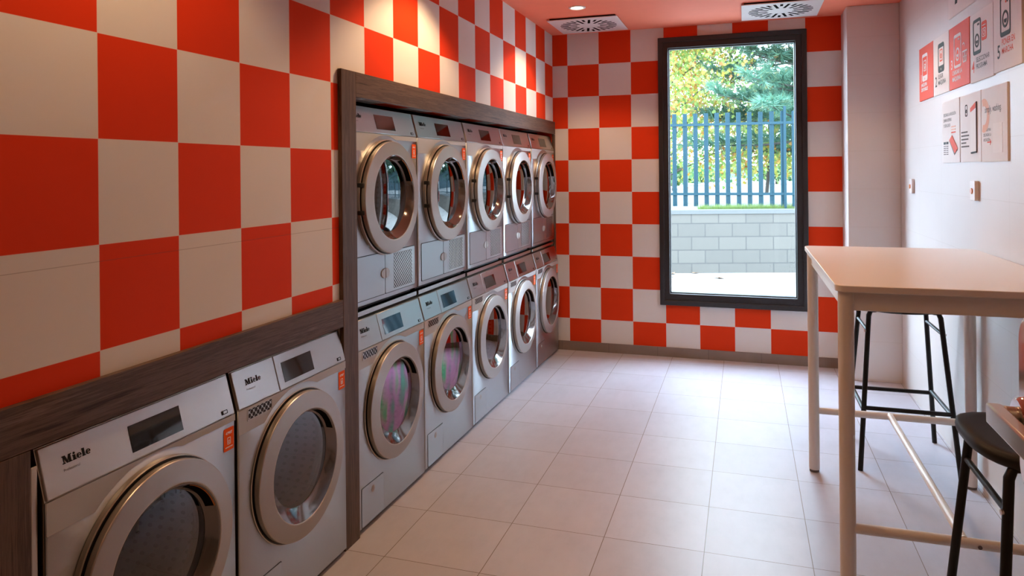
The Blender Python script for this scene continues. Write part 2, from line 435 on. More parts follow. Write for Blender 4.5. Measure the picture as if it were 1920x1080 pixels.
s = MB(); s.box((-.02, Y0+.001, 0), (.012, Y0+.016, .80), 'edge'); o = P_(s.build('filler_strip', fa, smooth=False, bevel=.002), fa); o['label'] = 'pale grey filler strip beside the machine'

# ------------------------------------------------------------------ machines
W = .597; HC = W / 2; ZD = .45
SL0 = Vector((0.0, 0, .718)); SL1 = Vector((-.030, 0, .829)); SD = (SL1 - SL0).normalized(); SN = Vector((-SD.z * -1, 0, SD.x * -1)).normalized()
if SN.x < 0: SN = -SN
SLEN = (SL1 - SL0).length
def slope(u, v, w):
    p = SL0 + SD * v + SN * w
    return (p.x, u, p.z)
def front(u, v, w): return (w, u, v)
def face_ring(r, x, n=64, dz=0.0, dy=0.0, zc=ZD): return [(x, HC + dy + r*math.cos(2*PI*i/n), zc + dz + r*math.sin(2*PI*i/n)) for i in range(n)]
def logo(mb, fn, u, v, h, m):
    def P(L, du): mb.prism([(u + (a+du)*h, v + b*h) for a, b in L], fn, .0003, .0009, m)
    R = lambda a, b, c, d: [(a, b), (c, b), (c, d), (a, d)]
    for L in (R(0,0,.42,.13), R(.80,0,1.36,.13), R(0,.87,.40,1), R(1.0,.87,1.36,1), R(.15,0,.27,1), R(.94,0,1.22,1),
              [(.12,1),(.46,1),(.78,.16),(.62,0)], [(.62,0),(.72,0),(1.06,1),(.94,1)]): P(L, 0)
    def i_(d, top):
        P(R(.10,0,.40,top), d); P(R(0,0,.50,.12), d); P(R(0,top-.11,.3,top), d)
    i_(1.46, .66); P(circ(.15, 14, .25, .86), 1.46); i_(2.80, 1.0)
    for d in (2.04, 3.36):
        o = circ(1, 26, 0, 0, .02, 2*PI-.55, True); k = []
        for a, b in o: k.append((.34 + .34*a, .33 + .34*b))
        i2 = [(.36 + .13*a, .33 + .25*b) for a, b in o]
        n = len(k); vs = [fn(u + (a+d)*h, v + b*h, .0009) for a, b in k + i2]
        mb.add(vs, [(j, j+1, n+j+1, n+j) for j in range(n-1)], m)
        P(R(.18,.29,.68,.39), d)
def make_machine(kind):
    dry = kind == 'dryer'
    root = thing('tumble_dryer' if dry else 'washing_machine', 'x', 'dryer' if dry else 'washing machine')
    # cabinet
    b = MB(); H = .830; dz = [(-.60, .02), (-.004, .02), (-.004, .716), (SL0.x-.003, SL0.z), (SL1.x-.003, SL1.z), (-.06, H+.004), (-.60, H+.004)]
    n = len(dz); vs = [(x, 0, z) for x, z in dz] + [(x, W, z) for x, z in dz]
    fs = [tuple(range(n)), tuple(range(n, 2*n))[::-1]] + [(i, n+i, n+(i+1) % n, (i+1) % n) for i in range(n) if i != 1]
    b.add(vs, fs, 'edge'); b.build('cabinet', root, smooth=False)
    p = MB(); p.box((-.58, .02, 0), (-.03, W-.02, .02), 'black'); p.build('plinth', root, smooth=False)
    # front plate with the round opening
    k = 64; hole = face_ring(.205, 0.0, k); out_ = []
    for i in range(k):
        a = 2*PI*i/k; c, s_ = math.cos(a), math.sin(a)
        hx = HC - .002; up = .716 - ZD if s_ > 0 else ZD - .018
        t = min(hx/abs(c) if abs(c) > 1e-6 else 9, up/abs(s_) if abs(s_) > 1e-6 else 9)
        out_.append((HC + c*t, ZD + s_*t))
    for cu, cv in ((HC-.002, .266), (HC-.002, -.432), (-(HC-.002), .266), (-(HC-.002), -.432)):
        j = min(range(k), key=lambda q: (out_[q][0]-HC-cu)**2 + (out_[q][1]-ZD-cv)**2); out_[j] = (HC+cu, ZD+cv)
    pl = MB()
    sh = lambda q, d: (HC + (q[0]-HC)*(1 - d/HC), ZD + (q[1]-ZD)*(1 - d/.43))
    rings = [[(-.008, *q) for q in out_], [(-.002, *sh(q, .0006)) for q in out_], [(0, *sh(q, .004)) for q in out_], hole, [(-.03, y, z) for x, y, z in hole]]
    pl.loft(rings, 'steel'); pl.build('front_panel', root, angle=60)
    # grey band under the controls, swept up around the door
    arc = []; R = .264; lo, hi = .645, (.690 if not dry else .698)
    a0 = PI - math.asin((lo-ZD)/R); a1 = math.asin((hi-ZD)/R)
    for i in range(19):
        a = a0 + (a1-a0)*i/18; arc.append((HC + R*math.cos(a), ZD + R*math.sin(a)))
    loop = [(.002, .7165), (.002, lo)] + arc + [(W-.002, hi), (W-.002, .7165)]
    bd = MB(); n = len(arc); m = n + 2
    vs = [(.0012, *q) for q in [(.002, lo)] + arc + [(W-.002, hi)]] + [(.0012, q[0], .7168) for q in [(.002, lo)] + arc + [(W-.002, hi)]]
    vs += [(-.003, y, z) for x, y, z in vs[:m]]
    bd.add(vs, [(i, i+1, m+i+1, m+i) for i in range(m-1)] + [(2*m+i, 2*m+i+1, i+1, i) for i in range(m-1)], 'band')
    bd.build('trim_band', root, angle=50)
    # sloping controls
    def plate(u0, u1, name):
        c = MB(); c.prism([(u0, .002), (u1, .002), (u1, SLEN-.001), (u0, SLEN-.001)], slope, -.004, .0025, 'steel_panel')
        return c.build(name, root, bevel=.002, seg=3)
    if dry: cp = plate(.004, W-.004, 'control_panel')
    else:
        dr = plate(.004, .199, 'detergent_drawer'); cp = plate(.202, W-.004, 'control_panel')
    lg = MB(); logo(lg, lambda u, v, w: slope(u, v, w+.0026), .053, .062, .0176, 'ink')
    lg.build('brand_lettering', cp if dry else dr, smooth=False)['label'] = 'black slab-serif brand lettering'
    lg = MB(); put_text(lg, 'Professional', lambda u, v, w: slope(u, v, w+.0026), .052, .046, .0085, 'ink_grey'); lg.build('small_lettering', cp if dry else dr, smooth=False)
    ds = MB(); ds.prism([(.232, .020), (.398, .020), (.398, .085), (.232, .085)], slope, 0, .0036, 'display'); ds.build('display', cp, smooth=False, bevel=.0006)['label'] = 'glossy black display'
    bg = MB(); fn = lambda u, v, w: slope(u, v, w+.0026)
    bg.ringprism(rrect(.541, .010, .566, .021, .002), rrect(.543, .012, .564, .019, .001), fn, 0, .0006, 'ink')
    bg.prism(rrect(.541, .010, .549, .021, .001), fn, 0, .0007, 'ink'); bg.build('badge', cp, smooth=False)
    # sticker
    st = MB(); st.prism(rrect(.547, .620, .589, .685, .004), front, .0002, .0010, 'orange')
    fs2 = lambda u, v, w: (.0012 + w, u, v)
    put_text(st, '47907', fs2, .568, .667, .0105, 'print_white', .0002, .0003, 'CENTER')
    st.ringprism(rrect(.561, .638, .575, .658, .002), rrect(.563, .640, .573, .656, .001), fs2, 0, .0004, 'print_white')
    st.ringprism(circ(.0042, 16, .568, .646), circ(.0026, 16, .568, .646), fs2, 0, .0004, 'print_white')
    st.prism([(.553, .629), (.583, .629), (.583, .6315), (.553, .6315)], fs2, 0, .0004, 'print_white')
    st.build('sticker', root, smooth=False)['label'] = 'small orange sticker with white print'
    # door
    e = .012 if dry else .0
    d = MB(); k = 72
    lathe = lambda prof, m_: d.loft([face_ring(r, x, k) for r, x in prof], m_)
    g0 = .009+e*.6 if dry else .0035
    lathe([(.242, .0004), (.246, .0012), (.246, g0-.002), (.243, g0)], 'ring_side')
    lathe([(.243, g0), (.232, g0+.0002), (.232, g0+.003)], 'black')
    lathe([(.232, g0+.003), (.2375, g0+.0042), (.2385, .020+e), (.2382, .0245+e), (.2372, .0262+e), (.2355, .0272+e)], 'ring_side')
    lathe([(.2355, .0272+e), (.215, .0305+e), (.1835, .0350+e)], 'ring'); lathe([(.1835, .0350+e), (.1812, .0348+e), (.1795, .0332+e)], 'ring_side')
    dr_ = d.build('door', root, angle=24)
    q = MB(); gz, gr, gx = (.007, .154, .016) if dry else (.016, .150, .009)
    q.loft([face_ring(.1795, .0332+e, k), face_ring(.1755, .0315+e, k), face_ring(gr+.005, gx+.004, k, gz), face_ring(gr, gx, k, gz)], 'funnel')
    q.build('inner_ring', dr_, angle=30)
    gk = MB(); gk.loft([face_ring(gr, gx, k, gz), face_ring(gr-.002, -.012, k, gz), face_ring(.165, -.03, k, gz*.5), face_ring(.205, -.035, k), face_ring(.205, -.07, k)], 'gasket'); gk.build('gasket', root)
    gl = MB(); sgn = .012 if dry else .006; rr = [1, .93, .84, .70, .50, .25]
    rings = []
    for t in rr:
        rings.append(face_ring(gr*t, gx - .001 + sgn*(1 - t**2), k, gz))
    gl.loft(rings, 'door_glass' if dry else 'film_glass', True, False, True)
    gl.build('door_glass', dr_, angle=80)
    dm = MB(); dm.loft([face_ring(.215, -.05, k), face_ring(.235, -.08, k), face_ring(.235, -.42, k), face_ring(.20, -.45, k)], 'drum', True, False, True)
    od = dm.build('drum', root, angle=50)
    uvl = od.data.uv_layers.new(name='uv')
    for pol in od.data.polygons:
        for li in pol.loop_indices:
            v = od.data.vertices[od.data.loops[li].vertex_index].co
            a = math.atan2(v.z-ZD, v.y-HC)/(2*PI)
            cen = math.atan2(pol.center.z-ZD, pol.center.y-HC)/(2*PI)
            if a - cen > .5: a -= 1
            if cen - a > .5: a += 1
            uvl.data[li].uv = (a, -v.x*2.2)
    for lif in (40, 160, 280):                                  # drum lifters
        a = math.radians(lif); c_, s_ = math.cos(a), math.sin(a)
        lf = MB(); L3 = []
        for x in (-.10, -.40):
            L3.append([(x, HC + c_*r - s_*t, ZD + s_*r + c_*t) for r, t in ((.234, -.03), (.185, -.008), (.185, .008), (.234, .03))])
        lf.loft(L3, 'drum', True, True, True); lf.build('drum_lifter', od)
    # handle recess in the ring, upper right
    hr = MB(); A0, A1 = math.radians(22), math.radians(66); n = 14
    def fun(t, a, lift):       # point on the funnel wall, t from lip to glass
        r0, x0, z0 = .1755, .0315+e, 0.0; r1, x1, z1 = gr+.005, gx+.004, gz
        r = r0 + (r1-r0)*t - lift; x = x0 + (x1-x0)*t + lift*.3; zz = z0 + (z1-z0)*t
        return (x, HC + r*math.cos(a), ZD + zz + r*math.sin(a))
    A = [A0 + (A1-A0)*i/(n-1) for i in range(n)]
    hr.loft([[fun(.10, a, .0012) for a in A], [fun(.92, a, .0012) for a in A]], 'dark', False)
    if dry: hr.loft([[fun(-.02, a, .0014) for a in A], [fun(.12, a, .0016) for a in A]], 'amber', False)
    hr.build('handle_recess', dr_)
    if dry:
        for dz_ in (.055, -.055):
            h = MB(); yy = HC - math.sqrt(.2425**2 - dz_**2)
            h.box((.004, yy-.006, ZD+dz_-.009), (.030, yy+.006, ZD+dz_+.009), 'black'); h.build('hinge', dr_, bevel=.002)
        # lower hatch: blank door, grille panel, latch
        def hatch(u0, u1, name):
            hm = MB(); fnn = lambda u, v, w: (w, u, v)
            hm.prism(rrect(u0-.0035, .0365, u1+.0035, .2185, .008), fnn, .0001, .0004, 'black'); hm.prism(rrect(u0, .040, u1, .215, .007), fnn, .0005, .0028, 'steel')
            return hm.build(name, root, bevel=.001)
        hatch(.030, .279, 'access_door'); gp = hatch(.283, .562, 'grille_panel')
        gm = MB(); gm.prism(rect(.356, .050, .530, .204), front, .0026, .0033, 'grille'); gm.build('grille', gp, smooth=False)
        lt = MB()
        lt.prism([(.279, .106), (.279, .148)] + [(.276 - .032*math.sin(PI*i/10), .127 + .021*math.cos(PI*i/10)) for i in range(11)], front, .0026, .006, 'ring')
        lt.prism([(.283, .148), (.283, .106)] + [(.286 + .032*math.sin(PI*i/10), .127 - .021*math.cos(PI*i/10)) for i in range(11)], front, .0026, .006, 'ring')
        lt.build('latch', root, bevel=.0015)
    else:
        vg = MB(); vg.ringprism(rrect(.040, .675, .160, .7125, .003), rrect(.044, .679, .156, .709, .002), front, .001, .0024, 'band')
        vg.prism(rect(.044, .679, .156, .709), front, .001, .0018, 'vent_holes'); vg.build('vent_grille', root, smooth=False)
        fl = MB(); fl.prism(rrect(.0235, .0215, .2005, .1775, .006), front, .0001, .0004, 'black'); fl.prism(rrect(.026, .024, .198, .175, .005), front, .0005, .0022, 'steel')
        fo = fl.build('filter_flap', root, bevel=.0008)
        kn = MB(); kn.prism(circ(.0135, 24, .112, .146), front, .002, .0036, 'ring_side'); kn.prism(circ(.0085, 20, .112, .146), front, .0037, .0042, 'ring'); kn.build('lock', fo, bevel=.0006)
    return root
washer = make_machine('washer'); dryer = make_machine('dryer')
RZ = -.012; PITCH = .608
w_lab = ['lower steel washer beside the wooden post, rainbow sheen on its door glass',
         'second lower washer from the wooden post, faint rainbow on its door glass',
         'middle washer of the five along the floor under the dryers',
         'lower washer second from the checkered back wall',
         'lower washer in the corner against the checkered back wall']
d_lab = ['upper dryer beside the wooden post, its door glass mirroring the window',
         'second upper dryer from the wooden post',
         'middle dryer of the five in the upper row',
         'upper dryer second from the checkered back wall',
         'upper dryer in the corner against the checkered back wall']
wx = [.013, .016, .021, .030, .038]; dx = [-.016, -.010, -.002, .002, .012]
def faint(o):                         # the same door, its glass hardly strained
    for d in D.objects:
        if d.parent is not None and d.parent.parent is o and d.name.startswith('door_glass'):
            d.material_slots[0].link = 'OBJECT'; d.material_slots[0].material = M['door_glass']
def place(o, x, y, z, lab, grp=None, rz=RZ):
    o.location = (x, y, z); o.rotation_euler = (0, 0, rz); o['label'] = lab
    if grp: o['group'] = grp
for i in range(5):
    o = washer if i == 0 else copy_tree(washer)
    place(o, wx[i] - .003, 1.150 + i*PITCH, 0, w_lab[i], 'washers in the bottom row of the stack')
    if i > 1: faint(o)
o = copy_tree(washer); place(o, .026, .445, 0, 'low front-loading washer with soap drawer, left of the wooden post', rz=0.0); faint(o)
for i in range(5):
    o = dryer if i == 0 else copy_tree(dryer)
    place(o, dx[i] - .003, 1.150 + i*PITCH, .862, d_lab[i], 'dryers in the top row of the stack')
o = copy_tree(dryer); place(o, .026, -.163, 0, 'large low dryer nearest the camera with a wide door and no soap drawer', rz=0.0)
# steel joining strips between washers and dryers
for i in range(5):
    j = MB(); y = 1.150 + i*PITCH
    j.box((-.5, y+.002, .8425), (wx[i]-.030, y+W-.004, .8615), 'steel_panel')
    tag(j.build('stacking_plate', smooth=False, bevel=.001), ['thin steel plate under the first upper dryer by the wooden post', 'thin steel plate under the second upper dryer', 'thin steel plate under the middle upper dryer', 'thin steel plate under the fourth upper dryer', 'thin steel plate under the corner dryer'][i], 'plate', 'stacking plates')

# ------------------------------------------------------------------ table and stools
tb = thing('bar_table', 'high white bar table with pale tubular legs against the right wall', 'table', (2.068, 1.74, 0))
def ch(mb, name, root, **kw): return P_(mb.build(name, root, **kw), root)
TX0, TX1, TY0, TY1, TZ = 1.715, 2.420, 1.125, 2.352, 1.052
t = MB(); L = rrect(TX0, TY0, TX1, TY1, .035, 8); up = lambda u, v, w: (u, v, w)
t.prism(L, up, TZ-.021, TZ, 'table_top'); ch(t, 'tabletop', tb, bevel=.002)
for lx in (1.748, 2.388):
    for ly in (1.165, 2.318):
        t = MB(); t.tube([(lx, ly, .012), (lx, ly, TZ-.021)], .0235, 'table_leg', 20); lg = ch(t, 'leg', tb, angle=50)
        t = MB(); t.tube([(lx, ly, 0), (lx, ly, .014)], .0215, 'ink_grey', 18); o = t.build('glide', lg); o.location = (0, 0, 0)
t = MB()
for ly, s_ in ((1.165, -1), (2.318, 1)):
    t.box((1.748, ly-.008, TZ-.082), (2.388, ly+.008, TZ-.0215), 'table_leg')
for lx in (1.748, 2.388): t.box((lx-.008, 1.165, TZ-.082), (lx+.008, 2.318, TZ-.0215), 'table_leg')
ch(t, 'apron', tb, bevel=.002, smooth=False)
for ly in (1.165, 2.318):
    t = MB(); t.tube([(1.748, ly, .285), (2.388, ly, .285)], .0155, 'table_leg', 16)
    rl = ch(t, 'foot_rail', tb, angle=50)
    if ly < 2:
        b = MB(); b.tube([(2.105, ly-.0150, .283), (2.105, ly-.0185, .283)], .006, 'ink_grey', 12); b.build('bolt', rl)
t = MB(); t.tube([(2.068, 1.165, .290), (2.068, 2.318, .290)], .0135, 'table_leg', 16); ch(t, 'stretcher', tb, angle=50)

def make_stool():
    r = thing('bar_stool', 'x', 'stool')
    tx, ty, fx_, fy_, zt = .150, .145, .207, .240, .735
    # seat: dished shell with a rolled edge
    s = MB(); n = 44; rings = []
    def se(a, rx, ry, p=3.2):
        c, q = math.cos(a), math.sin(a)
        k = (abs(c)**p + abs(q)**p)**(-1/p)
        return rx*k*c, ry*k*q
    def hz(x, y): return .765 + .35*x*x + .10*y*y - .006
    A = [2*PI*i/n for i in range(n)]
    for fct in (.05, .35, .65, .85, .95):
        rings.append([(x*fct, y*fct, hz(x*fct, y*fct)) for x, y in (se(a, .205, .182) for a in A)])
    for fct, dzz in ((1.0, -.006), (1.01, -.016), (1.0, -.028), (.95, -.034), (.80, -.032), (.4, -.028)):
        rings.append([(x*fct, y*fct, hz(x*.97, y*.97)*0 + hz(x*min(fct, 1), y*min(fct, 1)) + dzz) for x, y in (se(a, .205, .182) for a in A)])
    s.loft(rings, 'seat_black', True, True, True); s.build('seat', r, angle=60)
    leg = {}
    for sx in (-1, 1):
        for sy in (-1, 1):
            a = Vector((sx*tx, sy*ty, zt)); b = Vector((sx*fx_, sy*fy_, .0)); leg[sx, sy] = (a, b)
            q = MB(); q.tube([a + Vector((-sx*.03, -sy*.0, .004)), a + Vector((-sx*.008, 0, .0)), a + (b-a)*.03, b], .0115, 'stool_black', 12); q.build('leg', r, angle=60)
    at = lambda k, z: leg[k][0] + (leg[k][1]-leg[k][0])*((zt-z)/zt)
    for k0, k1, z, nm, rad in (((-1,-1),(1,-1),.285,'foot_rail',.010), ((-1,1),(1,1),.265,'foot_rail',.010), ((-1,-1),(-1,1),.275,'foot_rail',.010), ((1,-1),(1,1),.275,'foot_rail',.010),
                               ((-1,-1),(-1,1),.640,'brace',.008), ((1,-1),(1,1),.640,'brace',.008)):
        q = MB(); q.tube([at(k0, z), at(k1, z)], rad, 'stool_black', 12); br = q.build(nm, r, angle=60)
        if nm == 'brace':
            q = MB(); c = at(k0, z); q.tube([c + Vector((k0[0]*.010, -.002, 0)), c + Vector((k0[0]*.0145, -.003, 0))], .006, 'nickel', 12); q.build('bolt', br)
    return r
stool = make_stool()
place(stool, 2.160, .722, 0, 'black bar stool closest to the camera, partly behind the door handle', 'black bar stools', 0)
o = copy_tree(stool); place(o, 2.160, 2.625, 0, 'black bar stool at the far end of the white table', 'black bar stools', 0)

# ------------------------------------------------------------------ open glass door with lever handle
gd = thing('glass_door', 'open glass door edge with a chrome lock case and a satin lever handle', 'door', (1.80, -.6, 0))
GX = 1.800
g = MB(); g.box((GX, -1.02, .012), (GX+.010, -.266, 2.08), 'clear_glass'); ch(g, 'glass_leaf', gd, smooth=False)
k = MB(); k.prism(rrect(-.338, 1.015, -.255, 1.235, .035, 8), lambda u, v, w: (GX - w, u, v), 0, .030, 'chrome'); lk = ch(k, 'lock_case', gd, bevel=.006, seg=3); lk['label'] = 'polished chrome lock case'
k = MB(); k.prism(rrect(-.338, 1.015, -.255, 1.235, .035, 8), lambda u, v, w: (GX + .010 + w, u, v), 0, .012, 'chrome'); ch(k, 'lock_cover', gd, bevel=.004)
hd = MB(); py, pz = -.296, 1.112
hd.tube([(GX-.030, py, pz), (GX-.040, py, pz), (GX-.044, py, pz)], [.026, .026, .023], 'chrome', 28); ch(hd, 'rose', gd, angle=50)
hd = MB(); hd.tube([(GX-.043, py, pz), (GX-.058, py, pz)], .0138, 'nickel', 24)
Lx = GX - .072
loop = [(Lx, py+.016), (Lx+.016, py+.016), (Lx+.0185, py+.008), (Lx+.0165, py-.100), (Lx+.040, py-.126), (Lx+.040, py-.141), (Lx+.012, py-.141), (Lx, py-.118)]
hd.prism(loop, lambda u, v, w: (u, v, pz + w), -.0125, .0125, 'nickel')
o = ch(hd, 'lever_handle', gd, bevel=.003, seg=3); o['label'] = 'satin nickel lever handle'
hg = MB(); hg.box((GX-.012, -1.06, 0), (GX+.022, -.98, .05), 'chrome'); hg.box((GX-.012, -1.06, 2.06), (GX+.022, -.98, 2.12), 'chrome'); ch(hg, 'pivot_hinge', gd, bevel=.003)

# ------------------------------------------------------------------ signs on the right wall
SX = XR
def sign(y_left, z0, w, h, label, base, group, edge='sign_edge'):
    r = thing('wall_sign', label, 'sign', (SX, y_left - w/2, z0), 0, group)
    fn = lambda u, v, ww: (-.006 - ww, w/2 - u, v)      # u runs to the reader's right
    b = MB(); b.prism(rect(0, 0, w, h), lambda u, v, ww: (-ww, w/2 - u, v), 0, .006, base); b.build('panel', r, smooth=False)
    return r, fn
def txt(r, fn, body, u, v, size, m, bold=0.0, name='lettering', align='LEFT', space=1.0, sx=1.0):
    b = MB(); put_text(b, body, fn, u, v, size, m, .0006, bold, align, space, sx); return b.build(name, r, smooth=False)
def phone(b, fn, u0, v0, u1, v1, m, th, bot=.0, head=.0):
    b.ringprism(rrect(u0, v0, u1, v1, .016), rrect(u0+th, v0+th+bot, u1-th, v1-th-head, .008), fn, 0, .0012, m)
def washicon(b, fn, u, v, r, m):
    b.ringprism(circ(r, 28, u, v), circ(r*.72, 28, u, v), fn, 0, .0012, m)
    b.prism([(u-.0, v)] + [(u + r*.45*math.cos(a), v + r*.45*math.sin(a)) for a in [PI + PI*i/10 for i in range(11)]], fn, 0, .0012, m)
G1 = 'numbered instruction signs in a row'; HS = .300
r, fn = sign(3.370, 1.798, .318, HS, 'orange sign numbered 1, far end of the upper row', 'sign_orange', G1)
b = MB(); phone(b, fn, .075, .105, .195, .258, 'print_white', .009, .022, .008); b.prism(circ(.005, 12, .135, .118), fn, .0012, .0014, 'sign_orange'); b.ringprism(rrect(.108, .160, .162, .222, .006), rrect(.114, .166, .156, .216, .004), fn, 0, .0012, 'print_white'); washicon(b, fn, .135, .186, .016, 'print_white'); b.build('icon', r, smooth=False)
txt(r, fn, '1', .035, .105, .062, 'print_white', .001, 'number'); txt(r, fn, '¿MÁQUINA\nDISPONIBLE?', .045, .078, .027, 'print_white', .0008)
r, fn = sign(3.046, 1.796, .304, HS, 'white sign numbered 2 with a dark phone outline', 'sign_white', G1)
b = MB(); phone(b, fn, .100, .112, .215, .262, 'sign_green', .008, .026, .014); b.prism(circ(.006, 12, .157, .128), fn, .0012, .0014, 'sign_white'); b.build('icon', r, smooth=False)
b = MB(); b.ringprism(rrect(.132, .168, .182, .230, .004), rrect(.136, .174, .178, .226, .003), fn, 0, .001, 'sign_orange'); b.ringprism(circ(.013, 18, .157, .196), circ(.009, 18, .157, .196), fn, 0, .001, 'sign_orange'); b.build('screen_symbol', r, smooth=False)
txt(r, fn, '2', .036, .046, .075, 'sign_green', .001, 'number'); txt(r, fn, 'ELEGIR\nMÁQUINA', .100, .082, .032, 'sign_green', .0002, sx=.95)
r, fn = sign(2.735, 1.796, .330, HS, 'orange sign numbered 3 with a basket symbol', 'sign_orange', G1)
b = MB(); phone(b, fn, .085, .095, .205, .255, 'print_white', .009, .004, .006); washicon(b, fn, .145, .158, .032, 'print_white'); b.prism(circ(.005, 10, .160, .228), fn, 0, .0012, 'print_white'); b.prism(circ(.005, 10, .174, .228), fn, 0, .0012, 'print_white'); b.build('icon', r, smooth=False)
b = MB()
b.ringprism([(.222, .160), (.300, .160), (.287, .105), (.235, .105)], [(.230, .153), (.292, .153), (.281, .112), (.241, .112)], fn, 0, .0012, 'print_white')
for uu in (.248, .259, .271): b.prism([(uu, .108), (uu+.004, .108), (uu+.004, .156), (uu, .156)], fn, 0, .0012, 'print_white')
b.prism([(.235, .130), (.288, .130), (.288, .134), (.235, .134)], fn, 0, .0012, 'print_white')
arcv = circ(.020, 12, .245, .178, 0, PI*.8, True); arci = circ(.015, 12, .245, .178, 0, PI*.8, True)
n = len(arcv); b.add([fn(u, v, .0012) for u, v in arcv + arci], [(i, i+1, n+i+1, n+i) for i in range(n-1)], 'print_white'); b.build('basket_symbol', r, smooth=False)
txt(r, fn, '3', .030, .098, .064, 'print_white', .001, 'number'); txt(r, fn, 'CARGAR LA\nMÁQUINA', .052, .066, .030, 'print_white', .0006)
r, fn = sign(2.392, 1.790, .312, HS, 'white sign numbered 4 with phone and red card symbols', 'sign_white', G1)
b = MB(); phone(b, fn, .045, .118, .155, .272, 'sign_green', .010, .006, .004); washicon(b, fn, .100, .178, .030, 'sign_green'); b.prism(circ(.005, 10, .112, .246), fn, 0, .0012, 'sign_green'); b.prism(circ(.005, 10, .127, .246), fn, 0, .0012, 'sign_green'); b.build('icon', r, smooth=False)
b = MB(); b.prism(rrect(.165, .165, .232, .245, .012), fn, 0, .0012, 'sign_orange'); f3 = lambda u, v, w: fn(u, v, w + .0013)
b.ringprism(rrect(.176, .178, .222, .216, .005), rrect(.180, .182, .218, .212, .004), f3, 0, .0004, 'print_white'); b.ringprism(circ(.012, 18, .199, .197), circ(.008, 18, .199, .197), f3, 0, .0004, 'print_white'); b.prism(rect(.178, .226, .220, .230), f3, 0, .0004, 'print_white'); b.build('card_symbol', r, smooth=False)
txt(r, fn, '4', .026, .044, .072, 'sign_orange', .001, 'number'); txt(r, fn, 'SELECCIONAR\nPROGRAMA', .086, .084, .030, 'sign_green', .0002, sx=.92)
r, fn = sign(2.074, 1.796, .308, HS, 'white sign numbered 5, nearest in the upper row', 'sign_white', G1)
b = MB(); phone(b, fn, .080, .130, .195, .292, 'sign_green', .010, .008, .004); washicon(b, fn, .138, .196, .034, 'sign_green'); b.prism(circ(.005, 10, .162, .262), fn, 0, .0012, 'sign_green'); b.build('icon', r, smooth=False)
b = MB(); b.prism(circ(.005, 10, .146, .262), fn, 0, .0012, 'sign_orange'); b.build('icon_dot', r, smooth=False)
txt(r, fn, '5', .042, .052, .075, 'sign_green', .0012, 'number'); txt(r, fn, 'PONER EN\nMARCHA', .096, .098, .034, 'sign_orange', .0002, sx=.9)
r, fn = sign(2.742, 2.147, .98, .22, 'wide white sign above the numbered row, cut off by the frame', 'sign_white', None)
b = MB(); b.prism([(.115, .052), (.150, .052), (.170, .120), (.140, .120)], fn, 0, .0012, 'ink'); b.build('lettering', r, smooth=False)
G2 = 'small text signs in the lower row'; H2 = .308
r, fn = sign(2.882, 1.440, .312, H2, 'white sign with a slanted red phone, far end of the lower row', 'sign_white', G2)
txt(r, fn, 'DESCARGA LA APLICACIÓN\nELIMINAR ESPERAS\nY DESPLAZADO', .030, .232, .0215, 'ink_grey', .0002, space=1.25, sx=.82)
b = MB(); b.prism([(.135, .108), (.185, .132), (.275, .060), (.225, .036)], fn, 0, .0016, 'ink_grey'); b.prism([(.142, .112), (.190, .134), (.284, .066), (.234, .044)], lambda u, v, w: fn(u, v, w+.0017), 0, .0008, 'sign_orange'); b.build('phone_picture', r, smooth=False)
b = MB()
for j in range(3): b.prism(rect(.172, .172 - j*.014, .245, .178 - j*.014), fn, 0, .001, 'sign_pale' if j < 2 else 'sign_orange')
b.build('caption_marks', r, smooth=False)
b = MB()
for j in range(2):
    b.prism(rect(.030 + j*.048, .092, .068 + j*.048, .104), fn, 0, .001, 'ink')
    for i in range(5): b.prism(rect(.030 + j*.048, .040 + i*.010, .066 + j*.048, .044 + i*.010), fn, 0, .001, 'ink_grey')
b.build('store_badges', r, smooth=False)
r, fn = sign(2.556, 1.440, .306, H2, 'white sign with a tall white phone, middle of the lower row', 'sign_white', G2)
b = MB(); b.ringprism(rrect(.080, .208, .112, .262, .008), rrect(.085, .213, .107, .257, .005), fn, 0, .001, 'ink'); b.ringprism(circ(.008, 14, .096, .232), circ(.005, 14, .096, .232), fn, 0, .001, 'ink'); b.build('icon', r, smooth=False)
b = MB(); b.prism([(.172, .040), (.250, .044), (.250, .262), (.172, .238)], fn, 0, .004, 'print_white'); b.prism([(.172, .222), (.248, .236), (.248, .262), (.172, .240)], lambda u, v, w: fn(u, v, w+.0041), 0, .0006, 'sign_orange')
b.prism([(.250, .040), (.255, .044), (.255, .264), (.250, .262)], fn, 0, .0042, 'ink_grey'); b.prism([(.176, .036), (.252, .040), (.252, .046), (.176, .043)], fn, 0, .005, 'ink'); b.build('phone_picture', r, smooth=False)
b = MB()
for j, wd in enumerate((.105, .125, .110, .080, .130)): 
    for i in range(int(wd/.011)): b.prism(rect(.016 + i*.011, .134 - j*.0165, .0245 + i*.011, .1405 - j*.0165), fn, 0, .0008, 'ink_grey')
b.build('small_print', r, smooth=False)
r, fn = sign(2.242, 1.438, .318, H2, "white sign reading 'simply. washing.' with a pale ring", 'sign_white', G2)
b = MB(); oc = circ(.072, 40, .036, .196, -PI*.62, PI*.62, True); ic = circ(.040, 40, .036, .196, -PI*.62, PI*.62, True); n = len(oc)
b.add([fn(max(u, .002), v, .0008) for u, v in oc + ic], [(i, i+1, n+i+1, n+i) for i in range(n-1)], 'sign_pale'); b.build('ring_mark', r, smooth=False)
txt(r, lambda u, v, w: fn(u, v, w+.0006), 'simply. washing.', .050, .206, .040, 'ink_grey', .0002, sx=.80)
txt(r, fn, 'ESCANEA PARA\nDESCARGAR LA\nAPLICACIÓN', .026, .128, .0175, 'ink_grey', .0002, 'small_print', space=1.2, sx=.80)
